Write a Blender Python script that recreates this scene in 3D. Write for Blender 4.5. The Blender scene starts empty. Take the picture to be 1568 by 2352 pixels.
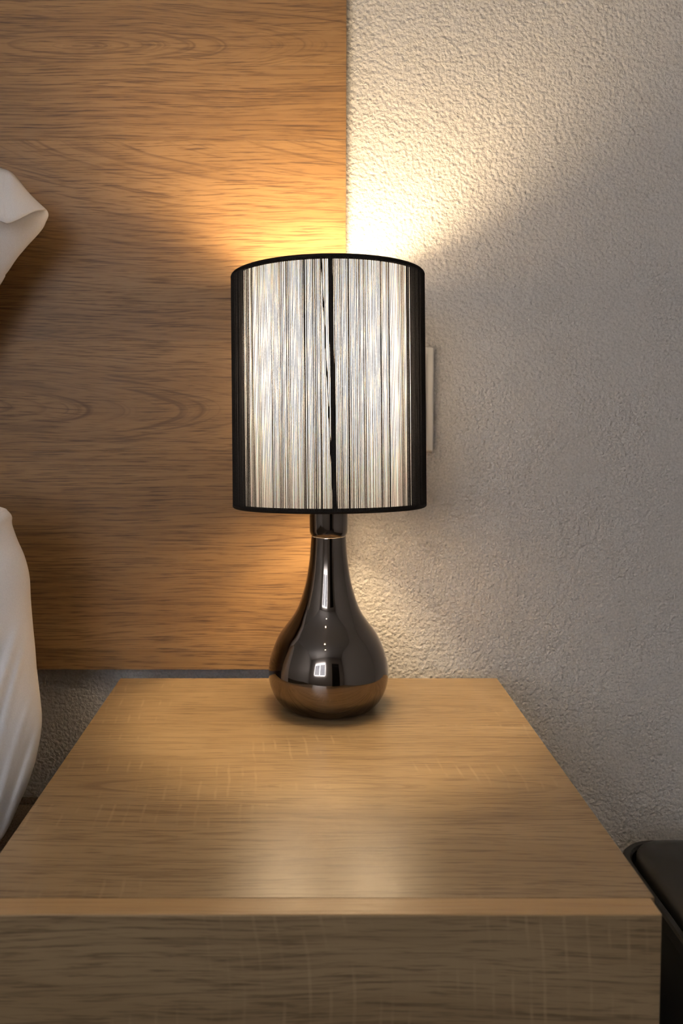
import bpy, bmesh, math, random
from mathutils import Vector, Matrix, noise as mnoise

random.seed(7)
scene = bpy.context.scene
COL = scene.collection

# ------------------------------------------------------------------ camera
FPX = 1900.0
cam_d = bpy.data.cameras.new('camera')
cam = bpy.data.objects.new('camera', cam_d)
COL.objects.link(cam)
cam.location = (0, 0, 0.74)
cam.rotation_euler = (math.radians(87.0), 0, 0)
cam_d.sensor_fit = 'VERTICAL'
cam_d.sensor_height = 36.0
cam_d.sensor_width = 24.0
cam_d.lens = 36.0 * FPX / 2352.0
cam_d.shift_x = 0.03614
cam_d.shift_y = -0.05673
cam_d.clip_start = 0.02
cam_d.dof.use_dof = True
cam_d.dof.focus_distance = 0.80
cam_d.dof.aperture_fstop = 8.0
scene.camera = cam

# ------------------------------------------------------------------ world, daylight, exposure
world = bpy.data.worlds.new('world')
scene.world = world
world.use_nodes = True
bg = world.node_tree.nodes['Background']
bg.inputs['Color'].default_value = (0.55, 0.70, 1.0, 1)
bg.inputs['Strength'].default_value = 0.9

day_d = bpy.data.lights.new('window_daylight', 'AREA')
day_d.shape = 'RECTANGLE'
day_d.size, day_d.size_y = 1.3, 1.2
day_d.energy = 146.0
day_d.color = (0.86, 0.91, 1.0)
day = bpy.data.objects.new('window_daylight', day_d)
COL.objects.link(day)
day.location = (-1.1, -2.44, 1.5)
day.rotation_euler = (math.radians(90), 0, 0)      # emits towards +y
day.rotation_euler = (math.radians(-90), math.radians(180), 0)

vs = scene.view_settings
vs.view_transform = 'Standard'
vs.look = 'None'
vs.exposure = 0.0
vs.gamma = 1.0
vs.use_curve_mapping = False

BULB_STRENGTH = 290.0
BULB_COLOR = (1.0, 0.765, 0.46)

# ------------------------------------------------------------------ helpers: objects
def tag(o, label=None, cat=None, group=None, kind=None):
    if label: o['label'] = label
    if cat: o['category'] = cat
    if group: o['group'] = group
    if kind: o['kind'] = kind
    return o

def empty(name, loc):
    o = bpy.data.objects.new(name, None)
    o.empty_display_size = 0.05
    COL.objects.link(o)
    o.location = loc
    return o

def link(name, me, mat, parent=None, loc=(0, 0, 0), smooth=False):
    """loc is in world space; parents are unrotated unless stated"""
    o = bpy.data.objects.new(name, me)
    COL.objects.link(o)
    if mat: me.materials.append(mat)
    if smooth:
        me.polygons.foreach_set('use_smooth', [True] * len(me.polygons))
    o.location = loc
    if parent:
        o.parent = parent
        pl = Vector((0, 0, 0)); p = parent
        while p:
            pl += p.location; p = p.parent
        o.location = Vector(loc) - pl
    return o

def box_uv(me, grain):
    """UVs in metres: u runs along the grain axis, v across it"""
    uv = me.uv_layers.new(name='UVMap')
    for p in me.polygons:
        n = p.normal
        for li in p.loop_indices:
            c = me.vertices[me.loops[li].vertex_index].co
            if grain == 'x':
                u, v = c.x, (c.z + c.y)
                if abs(n.x) > .9: u, v = c.y * .4, c.z
            elif grain == 'y':
                u, v = c.y, (c.z + c.x)
            else:
                u, v = c.z, (c.x + c.y)
            uv.data[li].uv = (u, v)

def box(name, lo, hi, mat, parent=None, bevel=0.0, grain='x', seg=2, seed=None, vc=.4, uc=0., k=.1):
    lo, hi = Vector(lo), Vector(hi)
    ctr = (lo + hi) / 2; d = (hi - lo)
    bm = bmesh.new()
    bmesh.ops.create_cube(bm, size=1.0)
    bmesh.ops.scale(bm, vec=d, verts=bm.verts)
    if bevel > 0:
        bmesh.ops.bevel(bm, geom=list(bm.edges), offset=bevel, segments=seg, profile=.5, affect='EDGES')
    me = bpy.data.meshes.new(name)
    bm.to_mesh(me); bm.free()
    box_uv(me, grain)
    o = link(name, me, mat, parent, ctr)
    if seed is not None:
        o['seed'] = float(seed); o['ring_v'] = float(vc); o['ring_u'] = float(uc); o['ring_k'] = float(k); o['tone'] = math.sin(seed * 5.7) * .6
    return o

def lathe(name, prof, mat, parent, loc, n=96, cap=True, smooth=True):
    verts, faces = [], []
    for (r, z) in prof:
        for i in range(n):
            a = 2 * math.pi * i / n
            verts.append((r * math.cos(a), r * math.sin(a), z))
    for j in range(len(prof) - 1):
        for i in range(n):
            a, b = j * n + i, j * n + (i + 1) % n
            faces.append((a, b, b + n, a + n))
    if cap:
        faces.append(tuple(range(n - 1, -1, -1)))
        faces.append(tuple((len(prof) - 1) * n + i for i in range(n)))
    me = bpy.data.meshes.new(name)
    me.from_pydata(verts, [], faces); me.update()
    return link(name, me, mat, parent, loc, smooth)

def spline(pts, per=6, closed=False):
    out = []; n = len(pts)
    rng = range(n) if closed else range(n - 1)
    for i in rng:
        if closed:
            p0, p1, p2, p3 = pts[(i - 1) % n], pts[i], pts[(i + 1) % n], pts[(i + 2) % n]
        else:
            p0, p1, p2, p3 = pts[max(i - 1, 0)], pts[i], pts[i + 1], pts[min(i + 2, n - 1)]
        for s in range(per):
            t = s / per
            out.append(tuple(.5 * (2 * b + (c - a) * t + (2 * a - 5 * b + 4 * c - d) * t * t + (-a + 3 * b - 3 * c + d) * t ** 3)
                             for a, b, c, d in zip(p0, p1, p2, p3)))
    if not closed: out.append(tuple(pts[-1]))
    return out

def tube(bm, pts, r, n=6):
    rings = []
    for i, p in enumerate(pts):
        p = Vector(p)
        t = (Vector(pts[min(i + 1, len(pts) - 1)]) - Vector(pts[max(i - 1, 0)])).normalized()
        a = t.cross(Vector((0, 0, 1)))
        if a.length < 1e-3: a = t.cross(Vector((0, 1, 0)))
        a.normalize(); b = t.cross(a)
        rings.append([bm.verts.new(p + r * (math.cos(2 * math.pi * q / n) * a + math.sin(2 * math.pi * q / n) * b)) for q in range(n)])
    for r0, r1 in zip(rings, rings[1:]):
        for q in range(n):
            bm.faces.new((r0[q], r0[(q + 1) % n], r1[(q + 1) % n], r1[q]))
    bm.faces.new(rings[0][::-1]); bm.faces.new(rings[-1])

def bm_obj(name, bm, mat, parent=None, loc=(0, 0, 0), smooth=False):
    bmesh.ops.recalc_face_normals(bm, faces=bm.faces)
    me = bpy.data.meshes.new(name)
    bm.to_mesh(me); bm.free()
    return link(name, me, mat, parent, loc, smooth)

# ------------------------------------------------------------------ helpers: materials
class NT:
    def __init__(self, name):
        self.mat = bpy.data.materials.new(name)
        self.mat.use_nodes = True
        self.t = self.mat.node_tree
        self.b = self.t.nodes['Principled BSDF']
    def n(self, kind, **kw):
        nd = self.t.nodes.new(kind)
        for k_, v in kw.items(): setattr(nd, k_, v)
        return nd
    def l(self, a, b): self.t.links.new(a, b)
    def val(self, x, sock):
        if isinstance(x, (int, float)): sock.default_value = x
        else: self.l(x, sock)
    def m(self, op, a, b=0.0, c=None, clamp=False):
        nd = self.n('ShaderNodeMath', operation=op, use_clamp=clamp)
        self.val(a, nd.inputs[0]); self.val(b, nd.inputs[1])
        if c is not None: self.val(c, nd.inputs[2])
        return nd.outputs[0]
    def comb(self, x, y, z):
        nd = self.n('ShaderNodeCombineXYZ')
        for s, v in zip(nd.inputs, (x, y, z)): self.val(v, s)
        return nd.outputs[0]
    def noise(self, vec, scale=1.0, detail=2.0, rough=.5, dist=0.0):
        nd = self.n('ShaderNodeTexNoise')
        self.l(vec, nd.inputs['Vector'])
        nd.inputs['Scale'].default_value = scale; nd.inputs['Detail'].default_value = detail
        nd.inputs['Roughness'].default_value = rough; nd.inputs['Distortion'].default_value = dist
        return nd.outputs['Fac']
    def smooth(self, x, a, b):
        nd = self.n('ShaderNodeMapRange', interpolation_type='SMOOTHSTEP', clamp=True)
        self.val(x, nd.inputs[0]); nd.inputs[1].default_value = a; nd.inputs[2].default_value = b
        return nd.outputs[0]
    def mix(self, fac, a, b):
        nd = self.n('ShaderNodeMix', data_type='RGBA')
        self.val(fac, nd.inputs['Factor'])
        for x, s in ((a, nd.inputs['A']), (b, nd.inputs['B'])):
            if isinstance(x, tuple): s.default_value = (*x, 1)
            else: self.l(x, s)
        return nd.outputs['Result']
    def attr(self, name):
        nd = self.n('ShaderNodeAttribute', attribute_type='OBJECT', attribute_name=name)
        return nd.outputs['Fac']
    def bump(self, h, strength, dist):
        nd = self.n('ShaderNodeBump')
        nd.inputs['Strength'].default_value = strength; nd.inputs['Distance'].default_value = dist
        self.l(h, nd.inputs['Height'])
        self.l(nd.outputs[0], self.b.inputs['Normal'])

def plain(name, color, rough=.5, metal=0.0, spec=.5):
    t = NT(name)
    t.b.inputs['Base Color'].default_value = (*color, 1)
    t.b.inputs['Roughness'].default_value = rough
    t.b.inputs['Metallic'].default_value = metal
    t.b.inputs['Specular IOR Level'].default_value = spec
    return t

def wood(name, light, mid, dark, rough=.45, spec=.4, saw=0.0, ringf=85.0, ring_amt=.8, fine_amt=.7, line_amt=.6, fs=1.0, us=1.0, bump=.35):
    t = NT(name)
    uvn = t.n('ShaderNodeUVMap')
    sep = t.n('ShaderNodeSeparateXYZ'); t.l(uvn.outputs[0], sep.inputs[0])
    u, v = sep.outputs[0], sep.outputs[1]
    seed = t.attr('seed'); vc = t.attr('ring_v'); uc = t.attr('ring_u'); k = t.attr('ring_k')
    sz = t.m('MULTIPLY', seed, 7.31)
    # slow waviness of the grain
    w1 = t.m('SUBTRACT', t.noise(t.comb(t.m('MULTIPLY', u, 3.0), t.m('MULTIPLY', v, 9.0), sz), 1.0, 2.0), .5)
    w2 = t.m('SUBTRACT', t.noise(t.comb(t.m('MULTIPLY', u, 22.0), t.m('MULTIPLY', v, 45.0), sz), 1.0, 2.0), .5)
    vw = t.m('ADD', v, t.m('ADD', t.m('MULTIPLY', w1, .022), t.m('MULTIPLY', w2, .0013)))
    # growth rings: stretched ellipses around the heart of the plank
    dv = t.m('SUBTRACT', vw, vc)
    du = t.m('MULTIPLY', t.m('SUBTRACT', u, uc), k)
    r = t.m('SQRT', t.m('ADD', t.m('MULTIPLY', dv, dv), t.m('MULTIPLY', du, du)))
    rn = t.noise(t.comb(t.m('MULTIPLY', r, 45.0), sz, 0.0), 1.0, 1.0)
    ph = t.m('ADD', t.m('MULTIPLY', r, ringf), t.m('MULTIPLY', rn, 2.2))
    fr = t.m('FRACT', ph)
    saw_ring = t.m('MULTIPLY', t.m('POWER', fr, 7.0), t.smooth(t.m('SUBTRACT', 1.0, fr), 0.0, .07))   # slow rise, late-wood edge
    brk = t.smooth(t.noise(t.comb(t.m('MULTIPLY', u, 6.0), t.m('MULTIPLY', r, 35.0), sz), 1.0, 2.0), .36, .62)
    rings = t.m('MULTIPLY', saw_ring, brk)
    # fine dark pores: short streaks that follow the rings
    f1 = t.noise(t.comb(t.m('MULTIPLY', u, 16.0 * us), t.m('MULTIPLY', vw, 640.0 * fs), sz), 1.0, 3.0, .6)
    f2 = t.noise(t.comb(t.m('MULTIPLY', u, 7.0 * us), t.m('MULTIPLY', r, 400.0 * fs), sz), 1.0, 3.0, .6)
    pores = t.smooth(f1, .50, .68)
    lines = t.smooth(f2, .51, .70)
    pale = t.smooth(t.noise(t.comb(t.m('MULTIPLY', u, 12.0), t.m('MULTIPLY', r, 420.0), t.m('ADD', sz, 3.0)), 1.0, 2.0), .5, .75)
    broad = t.noise(t.comb(t.m('MULTIPLY', u, 2.2), t.m('MULTIPLY', vw, 26.0), sz), 1.0, 2.0)
    tone = t.attr('tone')
    base = t.mix(t.m('ADD', t.smooth(broad, .3, .72), tone, clamp=True), mid, light)
    col = t.mix(t.m('MULTIPLY', pale, .35), base, light)
    col = t.mix(t.m('MULTIPLY', rings, ring_amt), col, dark)
    col = t.mix(t.m('MULTIPLY', lines, line_amt), col, dark)
    col = t.mix(t.m('MULTIPLY', pores, fine_amt), col, dark)
    if saw > 0:
        us = t.m('ADD', u, t.m('ADD', t.m('MULTIPLY', w1, .02), t.m('MULTIPLY', v, .06)))
        cell = t.n('ShaderNodeTexVoronoi', voronoi_dimensions='1D', feature='DISTANCE_TO_EDGE')
        t.val(us, cell.inputs['W']); cell.inputs['Scale'].default_value = 78.0
        ln = t.m('SUBTRACT', 1.0, t.smooth(cell.outputs['Distance'], .03, .13))
        mask = t.smooth(t.noise(t.comb(t.m('MULTIPLY', u, 6.0), t.m('MULTIPLY', v, 17.0), t.m('ADD', sz, 9.0)), 1.0, 1.0), .54, .66)
        brk2 = t.smooth(t.noise(t.comb(t.m('MULTIPLY', u, 90.0), t.m('MULTIPLY', v, 34.0), sz), 1.0, 2.0), .35, .6)
        sm = t.m('MULTIPLY', t.m('MULTIPLY', ln, mask), t.m('MULTIPLY', brk2, saw))
        pl = tuple(min(1, c * 1.45 + .02) for c in light)
        col = t.mix(sm, col, pl)
    t.l(col, t.b.inputs['Base Color'])
    t.b.inputs['Roughness'].default_value = rough
    t.b.inputs['Specular IOR Level'].default_value = spec
    h = t.m('SUBTRACT', 1.0, t.m('ADD', t.m('MULTIPLY', pores, .6), t.m('MULTIPLY', lines, .4)))
    t.bump(h, bump, .0004)
    return t.mat

def plaster(name, color, scale=330.0, strength=1.0, dist=.0030):
    t = NT(name)
    tc = t.n('ShaderNodeTexCoord')
    vo = t.n('ShaderNodeTexVoronoi', feature='SMOOTH_F1')
    t.l(tc.outputs['Object'], vo.inputs['Vector'])
    vo.inputs['Scale'].default_value = scale * .62; vo.inputs['Smoothness'].default_value = .6
    n1 = t.noise(tc.outputs['Object'], scale, 3.0, .65)
    n2 = t.noise(tc.outputs['Object'], scale * .35, 1.0, .5)
    h = t.m('ADD', t.m('SUBTRACT', n1, t.m('MULTIPLY', vo.outputs['Distance'], .55)), t.m('MULTIPLY', n2, .4))
    t.bump(h, strength, dist)
    n3 = t.noise(tc.outputs['Object'], scale * 1.15, 2.0, .6)
    lo, hi = tuple(c * .90 for c in color), tuple(c * 1.09 for c in color)
    t.l(t.mix(t.smooth(n3, .30, .70), lo, hi), t.b.inputs['Base Color'])
    t.b.inputs['Roughness'].default_value = .85
    t.b.inputs['Specular IOR Level'].default_value = .15
    return t.mat

def fabric(name, color, color2, scale=600.0, strength=.4, dist=.0006, rough=.9):
    t = NT(name)
    tc = t.n('ShaderNodeTexCoord')
    n1 = t.noise(tc.outputs['Object'], scale, 2.0)
    n2 = t.noise(tc.outputs['Object'], 40.0, 2.0)
    col = t.mix(t.smooth(n1, .3, .7), color, color2)
    t.l(col, t.b.inputs['Base Color'])
    t.bump(t.m('ADD', n1, t.m('MULTIPLY', n2, .4)), strength, dist)
    t.b.inputs['Roughness'].default_value = rough
    t.b.inputs['Specular IOR Level'].default_value = .15
    return t.mat

M_wall = plaster('white_plaster', (.70, .66, .62))
M_wall_flat = plain('painted_wall', (.66, .63, .60), .8, 0, .2).mat
M_ceiling = plain('ceiling_paint', (.72, .70, .68), .9, 0, .1).mat
M_floor = fabric('carpet', (.10, .085, .075), (.16, .14, .125), 500.0, .6, .002)
M_head = wood('headboard_oak', (.315, .176, .070), (.245, .132, .051), (.085, .042, .018), rough=.42, spec=.35, ring_amt=.65, fine_amt=.85, line_amt=.6, fs=1.25, us=1.3)
M_stand = wood('nightstand_oak', (.335, .235, .130), (.270, .182, .095), (.120, .072, .034), rough=.31, spec=.45, saw=.26,
               ringf=60.0, ring_amt=.75, fine_amt=.7, line_amt=.6, fs=.85, us=1.7, bump=.12)
M_edge = wood('edge_band_oak', (.54, .36, .18), (.48, .31, .15), (.34, .21, .095), rough=.33, spec=.45, ringf=60.0, ring_amt=.3, fine_amt=.4, line_amt=.3)
M_chrome = plain('black_chrome', (.215, .182, .158), .045, 1.0).mat
M_cord_black = fabric('black_thread', (.012, .010, .009), (.022, .018, .016), 900.0, .3, .0003, .75)
M_plastic_black = plain('black_plastic', (.014, .013, .012), .42, 0, .4).mat
M_plastic_white = plain('white_plastic', (.74, .71, .67), .35, 0, .4).mat
M_metal_dark = plain('dark_wire', (.08, .08, .08), .4, 1.0).mat
M_linen = fabric('white_cotton', (.83, .80, .80), (.88, .85, .85), 900.0, .18, .0004, .85)
M_bedbase = fabric('tweed_upholstery', (.085, .066, .047), (.17, .135, .10), 520.0, .9, .002, .95)
M_frame = plain('window_frame_paint', (.75, .75, .75), .4).mat
M_door = plain('dark_door', (.02, .018, .017), .4).mat

t_ = NT('window_glass')
t_.b.inputs['Base Color'].default_value = (1, 1, 1, 1)
t_.b.inputs['Transmission Weight'].default_value = 1.0
t_.b.inputs['Roughness'].default_value = 0.0
M_glass = t_.mat

t_ = NT('translucent_liner')
tr = t_.n('ShaderNodeBsdfTranslucent'); tr.inputs['Color'].default_value = (.82, .85, 1.0, 1)
df = t_.n('ShaderNodeBsdfDiffuse'); df.inputs['Color'].default_value = (.86, .83, .82, 1)
mx = t_.n('ShaderNodeMixShader'); mx.inputs[0].default_value = .185
t_.l(df.outputs[0], mx.inputs[1]); t_.l(tr.outputs[0], mx.inputs[2])
t_.l(mx.outputs[0], t_.t.nodes['Material Output'].inputs['Surface'])
M_liner = t_.mat

t_ = NT('glowing_bulb')
em = t_.n('ShaderNodeEmission'); em.inputs['Color'].default_value = (*BULB_COLOR, 1)
em.inputs['Strength'].default_value = BULB_STRENGTH
t_.l(em.outputs[0], t_.t.nodes['Material Output'].inputs['Surface'])
M_bulb = t_.mat

t_ = NT('glowing_spot')
em = t_.n('ShaderNodeEmission'); em.inputs['Color'].default_value = (1.0, .80, .56, 1)
em.inputs['Strength'].default_value = 240.0
t_.l(em.outputs[0], t_.t.nodes['Material Output'].inputs['Surface'])
M_spot = t_.mat

# ------------------------------------------------------------------ setting
WB = 1.037          # front face of the plastered wall behind the lamp
XL, XR, YF, ZT = -2.6, 1.7, -2.5, 2.5
def struct(o): o['kind'] = 'structure'; return o
struct(box('floor', (XL, YF, -.05), (XR, WB, 0), M_floor))
struct(box('ceiling', (XL, YF, ZT), (XR, WB, ZT + .05), M_ceiling))
struct(box('wall_back', (XL, WB, 0), (XR, WB + .1, ZT), M_wall))
struct(box('wall_left', (XL - .1, YF, 0), (XL, WB, ZT), M_wall_flat))
struct(box('wall_right', (XR, YF, 0), (XR + .1, WB, ZT), M_wall_flat))
# wall behind the photographer, with an opening for the window
wx0, wx1, wz0, wz1 = -1.8, -.4, .9, 2.1
bm = bmesh.new()
def addbox(bm, lo, hi):
    v = [bm.verts.new((x, y, z)) for x in (lo[0], hi[0]) for y in (lo[1], hi[1]) for z in (lo[2], hi[2])]
    for f in ((0, 1, 3, 2), (4, 6, 7, 5), (0, 4, 5, 1), (2, 3, 7, 6), (0, 2, 6, 4), (1, 5, 7, 3)):
        bm.faces.new([v[i] for i in f])
for lo, hi in (((XL, YF - .1, 0), (wx0, YF, ZT)), ((wx1, YF - .1, 0), (XR, YF, ZT)),
               ((wx0, YF - .1, 0), (wx1, YF, wz0)), ((wx0, YF - .1, wz1), (wx1, YF, ZT))):
    addbox(bm, lo, hi)
struct(bm_obj('wall_front', bm, M_wall_flat))
bm = bmesh.new()
for lo, hi in (((wx0, YF - .08, wz0), (wx0 + .05, YF - .02, wz1)), ((wx1 - .05, YF - .08, wz0), (wx1, YF - .02, wz1)),
               ((wx0, YF - .08, wz0), (wx1, YF - .02, wz0 + .05)), ((wx0, YF - .08, wz1 - .05), (wx1, YF - .02, wz1)),
               ((-1.125, YF - .08, wz0), (-1.075, YF - .02, wz1))):
    addbox(bm, lo, hi)
win = struct(bm_obj('window_1', bm, M_frame))
box('pane', (wx0 + .05, YF - .055, wz0 + .05), (-1.125, YF - .049, wz1 - .05), M_glass, win)
box('pane', (-1.075, YF - .055, wz0 + .05), (wx1 - .05, YF - .049, wz1 - .05), M_glass, win)
dr = struct(box('door_1', (.35, YF, 0), (1.2, YF + .04, 2.05), M_door, bevel=.003))

# two warm ceiling spotlights behind the photographer, mirrored as dots in the lamp base
def ceiling_spot(x, y, label):
    o = empty('ceiling_spotlight', (x, y, ZT))
    tag(o, label, 'ceiling light', 'ceiling spotlights mirrored in the lamp base')
    lathe('trim_ring', [(.040, -.001), (.052, -.001), (.054, -.004), (.050, -.007), (.042, -.008), (.040, -.006), (.040, -.001)], M_frame, o, (x, y, ZT), n=40, cap=False)
    lathe('glowing_disc', [(.0, -.0025), (.040, -.0025)], M_spot, o, (x, y, ZT), n=40, cap=False)
ceiling_spot(-.30, -.55, 'warm ceiling spotlight mirrored as the upper bright dot in the lamp base')
ceiling_spot(-.36, -1.45, 'warm ceiling spotlight mirrored as the lower bright dot in the lamp base')

# ------------------------------------------------------------------ headboard of horizontal oak planks
HF = 1.012          # front face
hb = empty('headboard', (-.9, HF, .4187))
tag(hb, 'oak headboard of wide horizontal planks mounted on the plastered wall', 'headboard')
HX0, HX1 = -1.9, .0500
box('backing_board', (HX0 + .002, HF + .008, .4195), (HX1 - .0012, WB - .001, 1.60), M_head, hb, seed=.5, vc=.5)
hbc = (HX0 + HX1) / 2
#        z0      z1     seed  heart z  heart x   k
planks = [(.4187, .4450, 1.3, .20, 0.0, .02),
          (.4450, .6910, 2.7, .465, -.33, .045),
          (.6910, .8246, 4.9, .738, -.52, .105),
          (.8246, 1.0643, 6.6, 1.085, .26, .17),
          (1.0643, 1.1522, 7.2, .60, -.9, .06),
          (1.1522, 1.2420, 8.8, 1.172, -.268, .13),
          (1.2420, 1.3600, 9.5, .90, 0.0, .05),
          (1.3600, 1.4700, 10.1, 1.40, -.9, .10),
          (1.4700, 1.6000, 11.7, 1.20, 0.0, .04)]
for z0, z1, sd, hz, hx, k in planks:
    box('plank', (HX0, HF, z0 + .00004), (HX1, HF + .009, z1 - .00004), M_head, hb, bevel=.00015, seg=1,
        seed=sd, vc=hz - (z0 + z1) / 2, uc=hx - hbc, k=k)

# ------------------------------------------------------------------ nightstand
NX0, NX1, NY0, NY1, NZ = -.2201, .2301, .5281, .9748, .42
ns = empty('nightstand', (.005, .745, 0))
tag(ns, 'light oak nightstand with saw-marked top carrying the glowing lamp', 'nightstand')
topb = box('top_board', (NX0, NY0, NZ - .018), (NX1, NY1, NZ - .0015), M_stand, ns, seed=.7, vc=.4)
for y0, y1, sd, hv, hu, k in ((NY0, .6575, 21.4, .11, .30, .10), (.6575, .8294, 14.2, -.055, .0, .085), (.8294, NY1, 33.9, -.03, -.22, .06)):
    box('stave', (NX0, y0 + .0001, NZ - .0015), (NX1, y1 - .0001, NZ), M_stand, topb, seed=sd, vc=hv, uc=hu, k=k)
box('side_panel', (NX0, NY0, .03), (NX0 + .018, NY1, NZ - .018), M_stand, ns, grain='y', seed=3.3, vc=.3)
box('side_panel', (NX1 - .018, NY0, .03), (NX1, NY1, NZ - .018), M_stand, ns, grain='y', seed=4.1, vc=.3)
box('back_panel', (NX0 + .018, NY1 - .006, .03), (NX1 - .018, NY1, NZ - .018), M_stand, ns, seed=5.1, vc=.3)
box('bottom_panel', (NX0 + .018, NY0, .05), (NX1 - .018, NY1 - .006, .068), M_stand, ns, seed=6.1, vc=.3)
box('plinth', (NX0 + .01, NY0 + .03, 0), (NX1 - .01, NY1 - .01, .03), M_stand, ns, seed=6.6, vc=.3)
drw = box('drawer_front', (-.2174, .5102, .245), (.2274, .5278, NZ - .0012), M_stand, ns, bevel=.0004, seg=1, seed=17.6, vc=-.05, uc=.14, k=.10)
box('edge_band', (-.2174, .5102, NZ - .0012), (.2274, .5278, NZ), M_edge, drw, bevel=.0003, seg=1, seed=28.3, vc=.3, uc=0, k=.02)
box('drawer_front', (-.2174, .5102, .05), (.2274, .5278, .242), M_stand, ns, bevel=.0006, seg=1, seed=9.4, vc=.2, uc=0, k=.08)

# ------------------------------------------------------------------ bed: upholstered base
bb = empty('bed_base', (-1.1, .1, 0))
tag(bb, 'grey-brown tweed upholstered bed base between white pillow and nightstand', 'bed base')
box('upholstered_box', (-2.05, -.95, .03), (-.243, 1.030, .245), M_bedbase, bb, bevel=.012, seg=4)
bm = bmesh.new()
tube(bm, [(-2.03, 1.022, .246), (-1.2, 1.022, .247), (-.252, 1.022, .246)], .0055, 8)
bm_obj('piping', bm, M_bedbase, bb, smooth=True)
for x in (-1.95, -.35):
    for y in (-.85, .93):
        box('foot', (x - .03, y - .03, 0), (x + .03, y + .03, .03), M_plastic_black, bb)

# ------------------------------------------------------------------ pillows
def pillow(name, outline, ctr, Yc, T, parent, fold, lean=0.0, nr=60, per=9, z0=0.0):
    ol = spline(outline, per, True); n = len(ol)
    verts, faces = [], []
    def surf(sgn):
        idx = []
        for i in range(1, nr + 1):
            s = 1 - (1 - i / nr) ** 1.7
            row = []
            for (x, z) in ol:
                px, pz = ctr[0] + (x - ctr[0]) * s, ctr[1] + (z - ctr[1]) * s
                h = T * max(0.0, 1 - s ** 2.6) ** .55
                f = fold(px, pz, s) if sgn < 0 else 0.0
                y = Yc + sgn * h + f * min(1, (1 - s) * 30) + lean * (pz - z0)
                row.append(len(verts)); verts.append((px, y, pz))
            idx.append(row)
        c = len(verts); verts.append((ctr[0], Yc + sgn * T + lean * (ctr[1] - z0), ctr[1]))
        return idx, c
    fr, cf = surf(-1)
    nrim = fr[-1]
    bk, cb = surf(1)
    bk[-1] = nrim
    for rows, c, flip in ((fr, cf, 0), (bk, cb, 1)):
        for q in range(n):
            f = (c, rows[0][q], rows[0][(q + 1) % n])
            faces.append(f[::-1] if flip else f)
        for a, b in zip(rows, rows[1:]):
            for q in range(n):
                f = (a[q], b[q], b[(q + 1) % n], a[(q + 1) % n])
                faces.append(f[::-1] if flip else f)
    bm = bmesh.new()
    bv = [bm.verts.new(v) for v in verts]
    for f in faces: bm.faces.new([bv[i] for i in f])
    bmesh.ops.delete(bm, geom=[v for v in bm.verts if not v.link_faces], context='VERTS')
    return bm_obj(name, bm, M_linen, parent, smooth=True)

def folds_low(x, z, s):
    # long soft creases running down towards the drooping corner
    a = 0.0
    for (x0, z0, sl, w, h) in ((-.300, .45, .22, .0030, .0030), (-.304, .45, .22, .0040, -.0030), (-.290, .42, .30, .0022, .0020),
                               (-.318, .42, .25, .0060, .0050), (-.328, .42, .27, .0070, -.0060), (-.298, .36, .34, .0030, -.0028),
                               (-.345, .45, .22, .014, .007), (-.375, .45, .2, .012, -.006), (-.306, .615, -.8, .0022, .0022)):
        d = (x - x0 - sl * (z - z0)) / w
        if h == .0022: k = math.exp(-((z - .612) / .012) ** 2)
        else: k = max(0.0, min(1.0, (.53 - z) / .06))
        a += -1.5 * h * math.exp(-d * d) * k
    a += .004 * mnoise.noise(Vector((x * 14, z * 9, 1.7)))
    return a

low = [(-.3179, .6392), (-.3111, .6355), (-.3067, .6296), (-.3064, .6209), (-.3012, .6048), (-.2938, .5865), (-.2892, .5657),
       (-.2882, .5403), (-.2864, .5125), (-.2845, .4893), (-.2831, .4660), (-.2803, .4380), (-.2784, .4145), (-.2801, .3957),
       (-.2832, .3793), (-.2881, .3604), (-.2959, .3391), (-.3055, .3177), (-.3152, .2963), (-.3248, .2811), (-.338, .268),
       (-.355, .258), (-.39, .252), (-.46, .250), (-.60, .250), (-.78, .252), (-.86, .268), (-.895, .33), (-.90, .43),
       (-.89, .53), (-.86, .61), (-.78, .645), (-.60, .655), (-.45, .655), (-.36, .650)]
low = low[::-1]
p1 = empty('pillow', (-.58, .86, .25))
tag(p1, 'white cotton pillow with long soft creases drooping over the bed edge', 'pillow')
pillow('pillowcase', low, (-.57, .46), .86, .075, p1, folds_low)

def folds_up(x, z, s):
    return .004 * mnoise.noise(Vector((x * 12, z * 10, 5.2)))
up = [(-.3402, 1.0097), (-.3281, 1.0049), (-.3209, .9968), (-.3066, .9800), (-.2893, .9641), (-.2920, .9521), (-.2975, .9429),
      (-.3124, .9270), (-.3249, .9125), (-.3334, .9004), (-.3400, .8917), (-.3425, .8858), (-.39, .81), (-.425, .74), (-.46, .685),
      (-.60, .672), (-.80, .672), (-.95, .69), (-1.0, .80), (-.97, .95), (-.90, 1.03), (-.70, 1.045), (-.50, 1.045), (-.40, 1.030)]
up = up[::-1]
p2 = empty('pillow', (-.65, .945, .67))
tag(p2, 'upright white pillow corner with open pillowcase hem against the headboard', 'pillow')
pillow('pillowcase', up, (-.62, .86), .945, .050, p2, folds_up)
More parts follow.
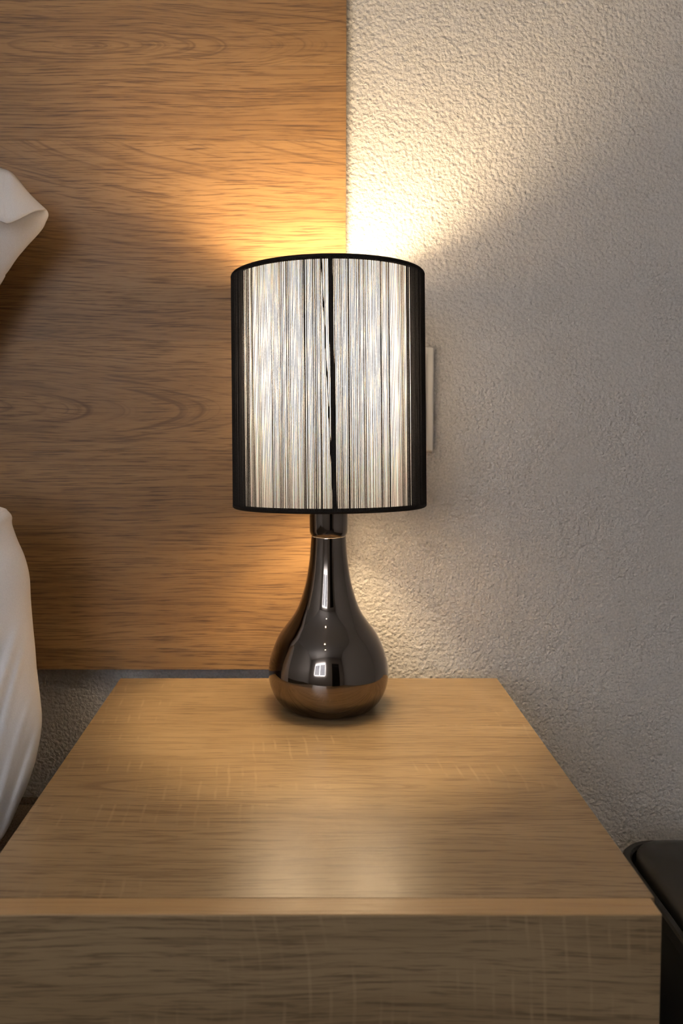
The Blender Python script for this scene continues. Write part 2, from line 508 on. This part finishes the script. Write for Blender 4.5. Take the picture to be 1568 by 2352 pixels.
# open flap of the pillowcase: a thin folded sheet in front of the corner
edge = spline([(-.2905, .945, .9652), (-.3069, .941, .9811), (-.3189, .937, .9960), (-.3254, .935, 1.0035), (-.3309, .933, 1.0064), (-.3369, .931, 1.0082), (-.3650, .925, 1.0190)], 6)
hem = spline([(-.2912, .938, .9640), (-.2950, .922, .9592), (-.3019, .911, .9520), (-.3087, .902, .9449), (-.3173, .897, .9401), (-.3242, .893, .9415), (-.3550, .882, .9500)], 6)
bm = bmesh.new(); rows = []
for j in range(11):
    t = j / 10; row = []
    for e, h in zip(edge, hem):
        p = Vector(e).lerp(Vector(h), t)
        p.y -= .006 * math.sin(math.pi * t) * max(0.0, min(1, (-.2905 - p.x) / .03))
        row.append(bm.verts.new(p))
    rows.append(row)
for a, b in zip(rows, rows[1:]):
    for i in range(len(a) - 1): bm.faces.new((a[i], a[i + 1], b[i + 1], b[i]))
flap = bm_obj('pillowcase_flap', bm, M_linen, p2, smooth=True)
sm = flap.modifiers.new('thickness', 'SOLIDIFY'); sm.thickness = .0012; sm.offset = 0

# ------------------------------------------------------------------ table lamp
LX, LY, LZ = .0260, .8880, NZ
lamp = empty('table_lamp', (LX, LY, LZ))
tag(lamp, 'glowing table lamp with black string shade and black chrome teardrop base', 'lamp')
prof = [(.0000, .0002), (.040, .0002), (.0470, .0006), (.0505, .0022), (.0568, .0090), (.0612, .0170), (.0640, .0255), (.0650, .0350),
        (.0646, .0430), (.0628, .0530), (.0598, .0620), (.0560, .0710), (.0520, .0785), (.0450, .0880), (.0375, .0985),
        (.0322, .1090), (.0283, .1205), (.0251, .1320), (.0229, .1430), (.0211, .1550), (.0200, .1650), (.0192, .1760),
        (.0188, .1830), (.0186, .1850)]
body = spline(prof[3:], 4)
body = prof[:3] + [(max(r, 0), z) for r, z in body] + [(.0150, .1852)]
lathe('lamp_base', body, M_chrome, lamp, (LX, LY, LZ), n=128, cap=False)
collar = [(.0150, .1853), (.0184, .1853), (.0190, .1860), (.0199, .1880), (.0204, .1900), (.0205, .1920), (.0205, .2290), (.0202, .2303), (.0194, .2308), (.010, .2308)]
lathe('neck_collar', collar, M_chrome, lamp, (LX, LY, LZ), n=96, cap=False)
lathe('bulb_holder', [(.0, .2308), (.0165, .2308), (.0165, .2750), (.0150, .2850), (.0140, .3230), (.0, .3230)], M_plastic_black, lamp, (LX, LY, LZ), n=32, cap=False)
bz = .3230
lathe('light_block_ring', [(.0150, .3060), (.0275, .3060), (.0282, .3075), (.0275, .3090), (.0150, .3090)], M_plastic_black, lamp, (LX, LY, LZ), n=40, cap=False)  # added unseen flange under the bulb, holds back its downward light on the table
bulb = lathe('bulb', [(.0, bz), (.0130, bz + .001), (.0135, bz + .012), (.0180, bz + .022), (.0250, bz + .034), (.0290, bz + .047), (.0295, bz + .056),
                      (.0275, bz + .067), (.0210, bz + .078), (.0110, bz + .0845), (.0, bz + .086)], M_bulb, lamp, (LX, LY, LZ), n=32, cap=False)

# the shade: its own slightly leaning frame
SH = .2490                                   # height
SR = .1030                                   # radius to the threads
def child(o):
    o.parent = shade; o.location = (0, 0, 0); return o

# the lamp_shade part itself is the translucent liner
n_ = 160
verts = [((SR - .0018) * math.cos(2 * math.pi * i / n_), (SR - .0018) * math.sin(2 * math.pi * i / n_), z) for z in (.002, SH - .002) for i in range(n_)]
faces = [(i, (i + 1) % n_, n_ + (i + 1) % n_, n_ + i) for i in range(n_)]
me = bpy.data.meshes.new('lamp_shade'); me.from_pydata(verts, [], faces); me.update()
shade = link('lamp_shade', me, M_liner, None, smooth=True)
shade.parent = lamp
shade.location = (.0008, -.0010, .2163)
shade.rotation_euler = (math.radians(-2.8), math.radians(-.5), 0)
shade['label'] = 'translucent pale liner of the string shade'

def rim(name, z):
    # thread-bound ring: a rounded band, slightly proud of the threads
    pr = []
    for q in range(14):
        a = 2 * math.pi * q / 14
        pr.append((SR - .0026 + .0034 * math.cos(a), z + .0027 * math.sin(a)))
    n = 160; verts = []; faces = []
    for (r, zz) in pr:
        for i in range(n):
            a = 2 * math.pi * i / n
            verts.append((r * math.cos(a), r * math.sin(a), zz))
    for j in range(14):
        for i in range(n):
            a, b = j * n + i, j * n + (i + 1) % n
            c, d = ((j + 1) % 14) * n + (i + 1) % n, ((j + 1) % 14) * n + i
            faces.append((a, b, c, d))
    me = bpy.data.meshes.new(name); me.from_pydata(verts, [], faces); me.update()
    return child(link(name, me, M_cord_black, None, smooth=True))
rim('rim_ring', .0026)
rim('rim_ring', SH - .0026)

# black threads, each a thin four-sided cord from rim to rim
verts, faces = [], []
def thread(a0, a1, r0, rad, bow=0.0):
    b = len(verts); segs = 3
    for s in range(segs + 1):
        t = s / segs
        a = a0 + (a1 - a0) * t + bow * math.sin(math.pi * t)
        z = .003 + (SH - .006) * t
        cx, cy = r0 * math.cos(a), r0 * math.sin(a)
        er = (math.cos(a), math.sin(a)); et = (-math.sin(a), math.cos(a))
        for (du, dv) in ((1, 0), (0, 1), (-1, 0), (0, -1)):
            verts.append((cx + rad * (er[0] * du + et[0] * dv), cy + rad * (er[1] * du + et[1] * dv), z))
    for s in range(segs):
        for q in range(4):
            i0 = b + s * 4 + q; i1 = b + s * 4 + (q + 1) % 4
            faces.append((i0, i1, i1 + 4, i0 + 4))
rs = random.Random(11)
for cnt, rr, sd, rad in ((462, SR + .0001, 0.0, .00037), (380, SR - .0011, 5.0, .00022)):      # outer and inner winding
    for i in range(cnt):
        a = 2 * math.pi * i / cnt
        cb = .0035 * mnoise.noise(Vector((i * .13, sd, 0))) + .0032 * mnoise.noise(Vector((i * .6, 4 + sd, 0)))
        ct = .0035 * mnoise.noise(Vector((i * .13, sd, .8))) + .0032 * mnoise.noise(Vector((i * .6, 4 + sd, .5)))
        j = rs.uniform(-.0011, .0011)
        if sd and mnoise.noise(Vector((i * .21, 2.3, 7.0))) < -.35: continue
        thread(a + cb + j, a + ct + j + rs.uniform(-.0008, .0008), rr + rs.uniform(0, .0002), rad + rs.uniform(-.00003, .00006), rs.uniform(-.0008, .0008))
me = bpy.data.meshes.new('string_cover'); me.from_pydata(verts, [], faces); me.update()
sc_ = child(link('string_cover', me, M_cord_black))
sc_['kind'] = 'stuff'; sc_['label'] = 'dense vertical black threads wound between the rims'

# the dark vertical seam cord facing the camera, and a thinner slanting one beside it
def seam(name, a0, a1, w, d):
    bm = bmesh.new(); rows = []
    for s in range(9):
        t = s / 8; a = a0 + (a1 - a0) * t; z = .003 + (SH - .006) * t
        row = []
        for (u, v) in ((-w, 0), (-w * .7, d), (w * .7, d), (w, 0)):
            aa = a + u / SR; r = SR + .0002 + v
            row.append(bm.verts.new((r * math.cos(aa), r * math.sin(aa), z)))
        rows.append(row)
    for p, q in zip(rows, rows[1:]):
        for i in range(4): bm.faces.new((p[i], p[(i + 1) % 4], q[(i + 1) % 4], q[i]))
    bm.faces.new(rows[0][::-1]); bm.faces.new(rows[-1])
    return child(bm_obj(name, bm, M_cord_black))
seam('seam_cord', math.radians(-90 + 1.3), math.radians(-90 - .2), .0021, .0009)
seam('seam_cord', math.radians(-90 + .6), math.radians(-90 - 4.9), .0005, .0005)

# spider: three wires holding the lower ring on the bulb holder
for q in range(3):
    a = math.radians(30 + 120 * q)
    bm = bmesh.new()
    tube(bm, [(.016 * math.cos(a), .016 * math.sin(a), .030), (.05 * math.cos(a), .05 * math.sin(a), .026), (.1005 * math.cos(a), .1005 * math.sin(a), .0045)], .0009, 6)
    child(bm_obj('spider_wire', bm, M_metal_dark, smooth=True))

# ------------------------------------------------------------------ switch plate on the plaster wall
sp = empty('switch_plate', (.12, WB, .754))
tag(sp, 'tall white switch plate on the plaster wall, half hidden behind lamp shade', 'switch')
box('plate', (.081, WB - .009, .689), (.1605, WB + .0005, .8186), M_plastic_white, sp, bevel=.0022, seg=3)
for z0, z1 in ((.697, .7525), (.7550, .8106)):
    box('rocker', (.0895, WB - .0115, z0), (.1505, WB - .0085, z1), M_plastic_white, sp, bevel=.001, seg=2)

# ------------------------------------------------------------------ black lidded bin
bn = empty('waste_bin', (.486, .823, 0))
tag(bn, 'black lidded waste bin on the floor beside the nightstand', 'waste bin')
BC = (.486, .823)
def rrect(hx, hy, r, z, n=10):
    pts = []
    for cx, cy, a0 in ((hx - r, hy - r, 0), (-hx + r, hy - r, 90), (-hx + r, -hy + r, 180), (hx - r, -hy + r, 270)):
        for i in range(n + 1):
            a = math.radians(a0 + 90 * i / n)
            pts.append((BC[0] + cx + r * math.cos(a), BC[1] + cy + r * math.sin(a), z))
    return pts
def loft(name, rings, mat, parent, cap0=True, cap1=True):
    bm = bmesh.new()
    rv = [[bm.verts.new(p) for p in r] for r in rings]
    n = len(rv[0])
    for a, b in zip(rv, rv[1:]):
        for i in range(n): bm.faces.new((a[i], a[(i + 1) % n], b[(i + 1) % n], b[i]))
    if cap0: bm.faces.new(rv[0][::-1])
    if cap1: bm.faces.new(rv[-1])
    return bm_obj(name, bm, mat, parent, smooth=False)
HXb, HYb = .126, .128
loft('bin_body', [rrect(HXb * .84, HYb * .84, .035, 0), rrect(HXb * .85, HYb * .85, .036, .004), rrect(HXb - .005, HYb - .005, .045, .218)], M_plastic_black, bn)
loft('rim', [rrect(HXb - .004, HYb - .004, .045, .216), rrect(HXb, HYb, .048, .219), rrect(HXb, HYb, .048, .232), rrect(HXb - .002, HYb - .002, .047, .2345),
             rrect(HXb - .007, HYb - .007, .044, .2345), rrect(HXb - .009, HYb - .009, .043, .232), rrect(HXb - .009, HYb - .009, .043, .219)], M_plastic_black, bn, True, True)
lid = loft('lid', [rrect(HXb - .0125, HYb - .0125, .042, .2195), rrect(HXb - .0125, HYb - .0125, .042, .2375), rrect(HXb - .0140, HYb - .0140, .041, .2410),
                   rrect(HXb - .020, HYb - .020, .038, .2445), rrect(HXb - .034, HYb - .034, .034, .2490), rrect(HXb - .060, HYb - .060, .030, .2520)], M_plastic_black, bn)
for p in lid.data.polygons: p.use_smooth = True
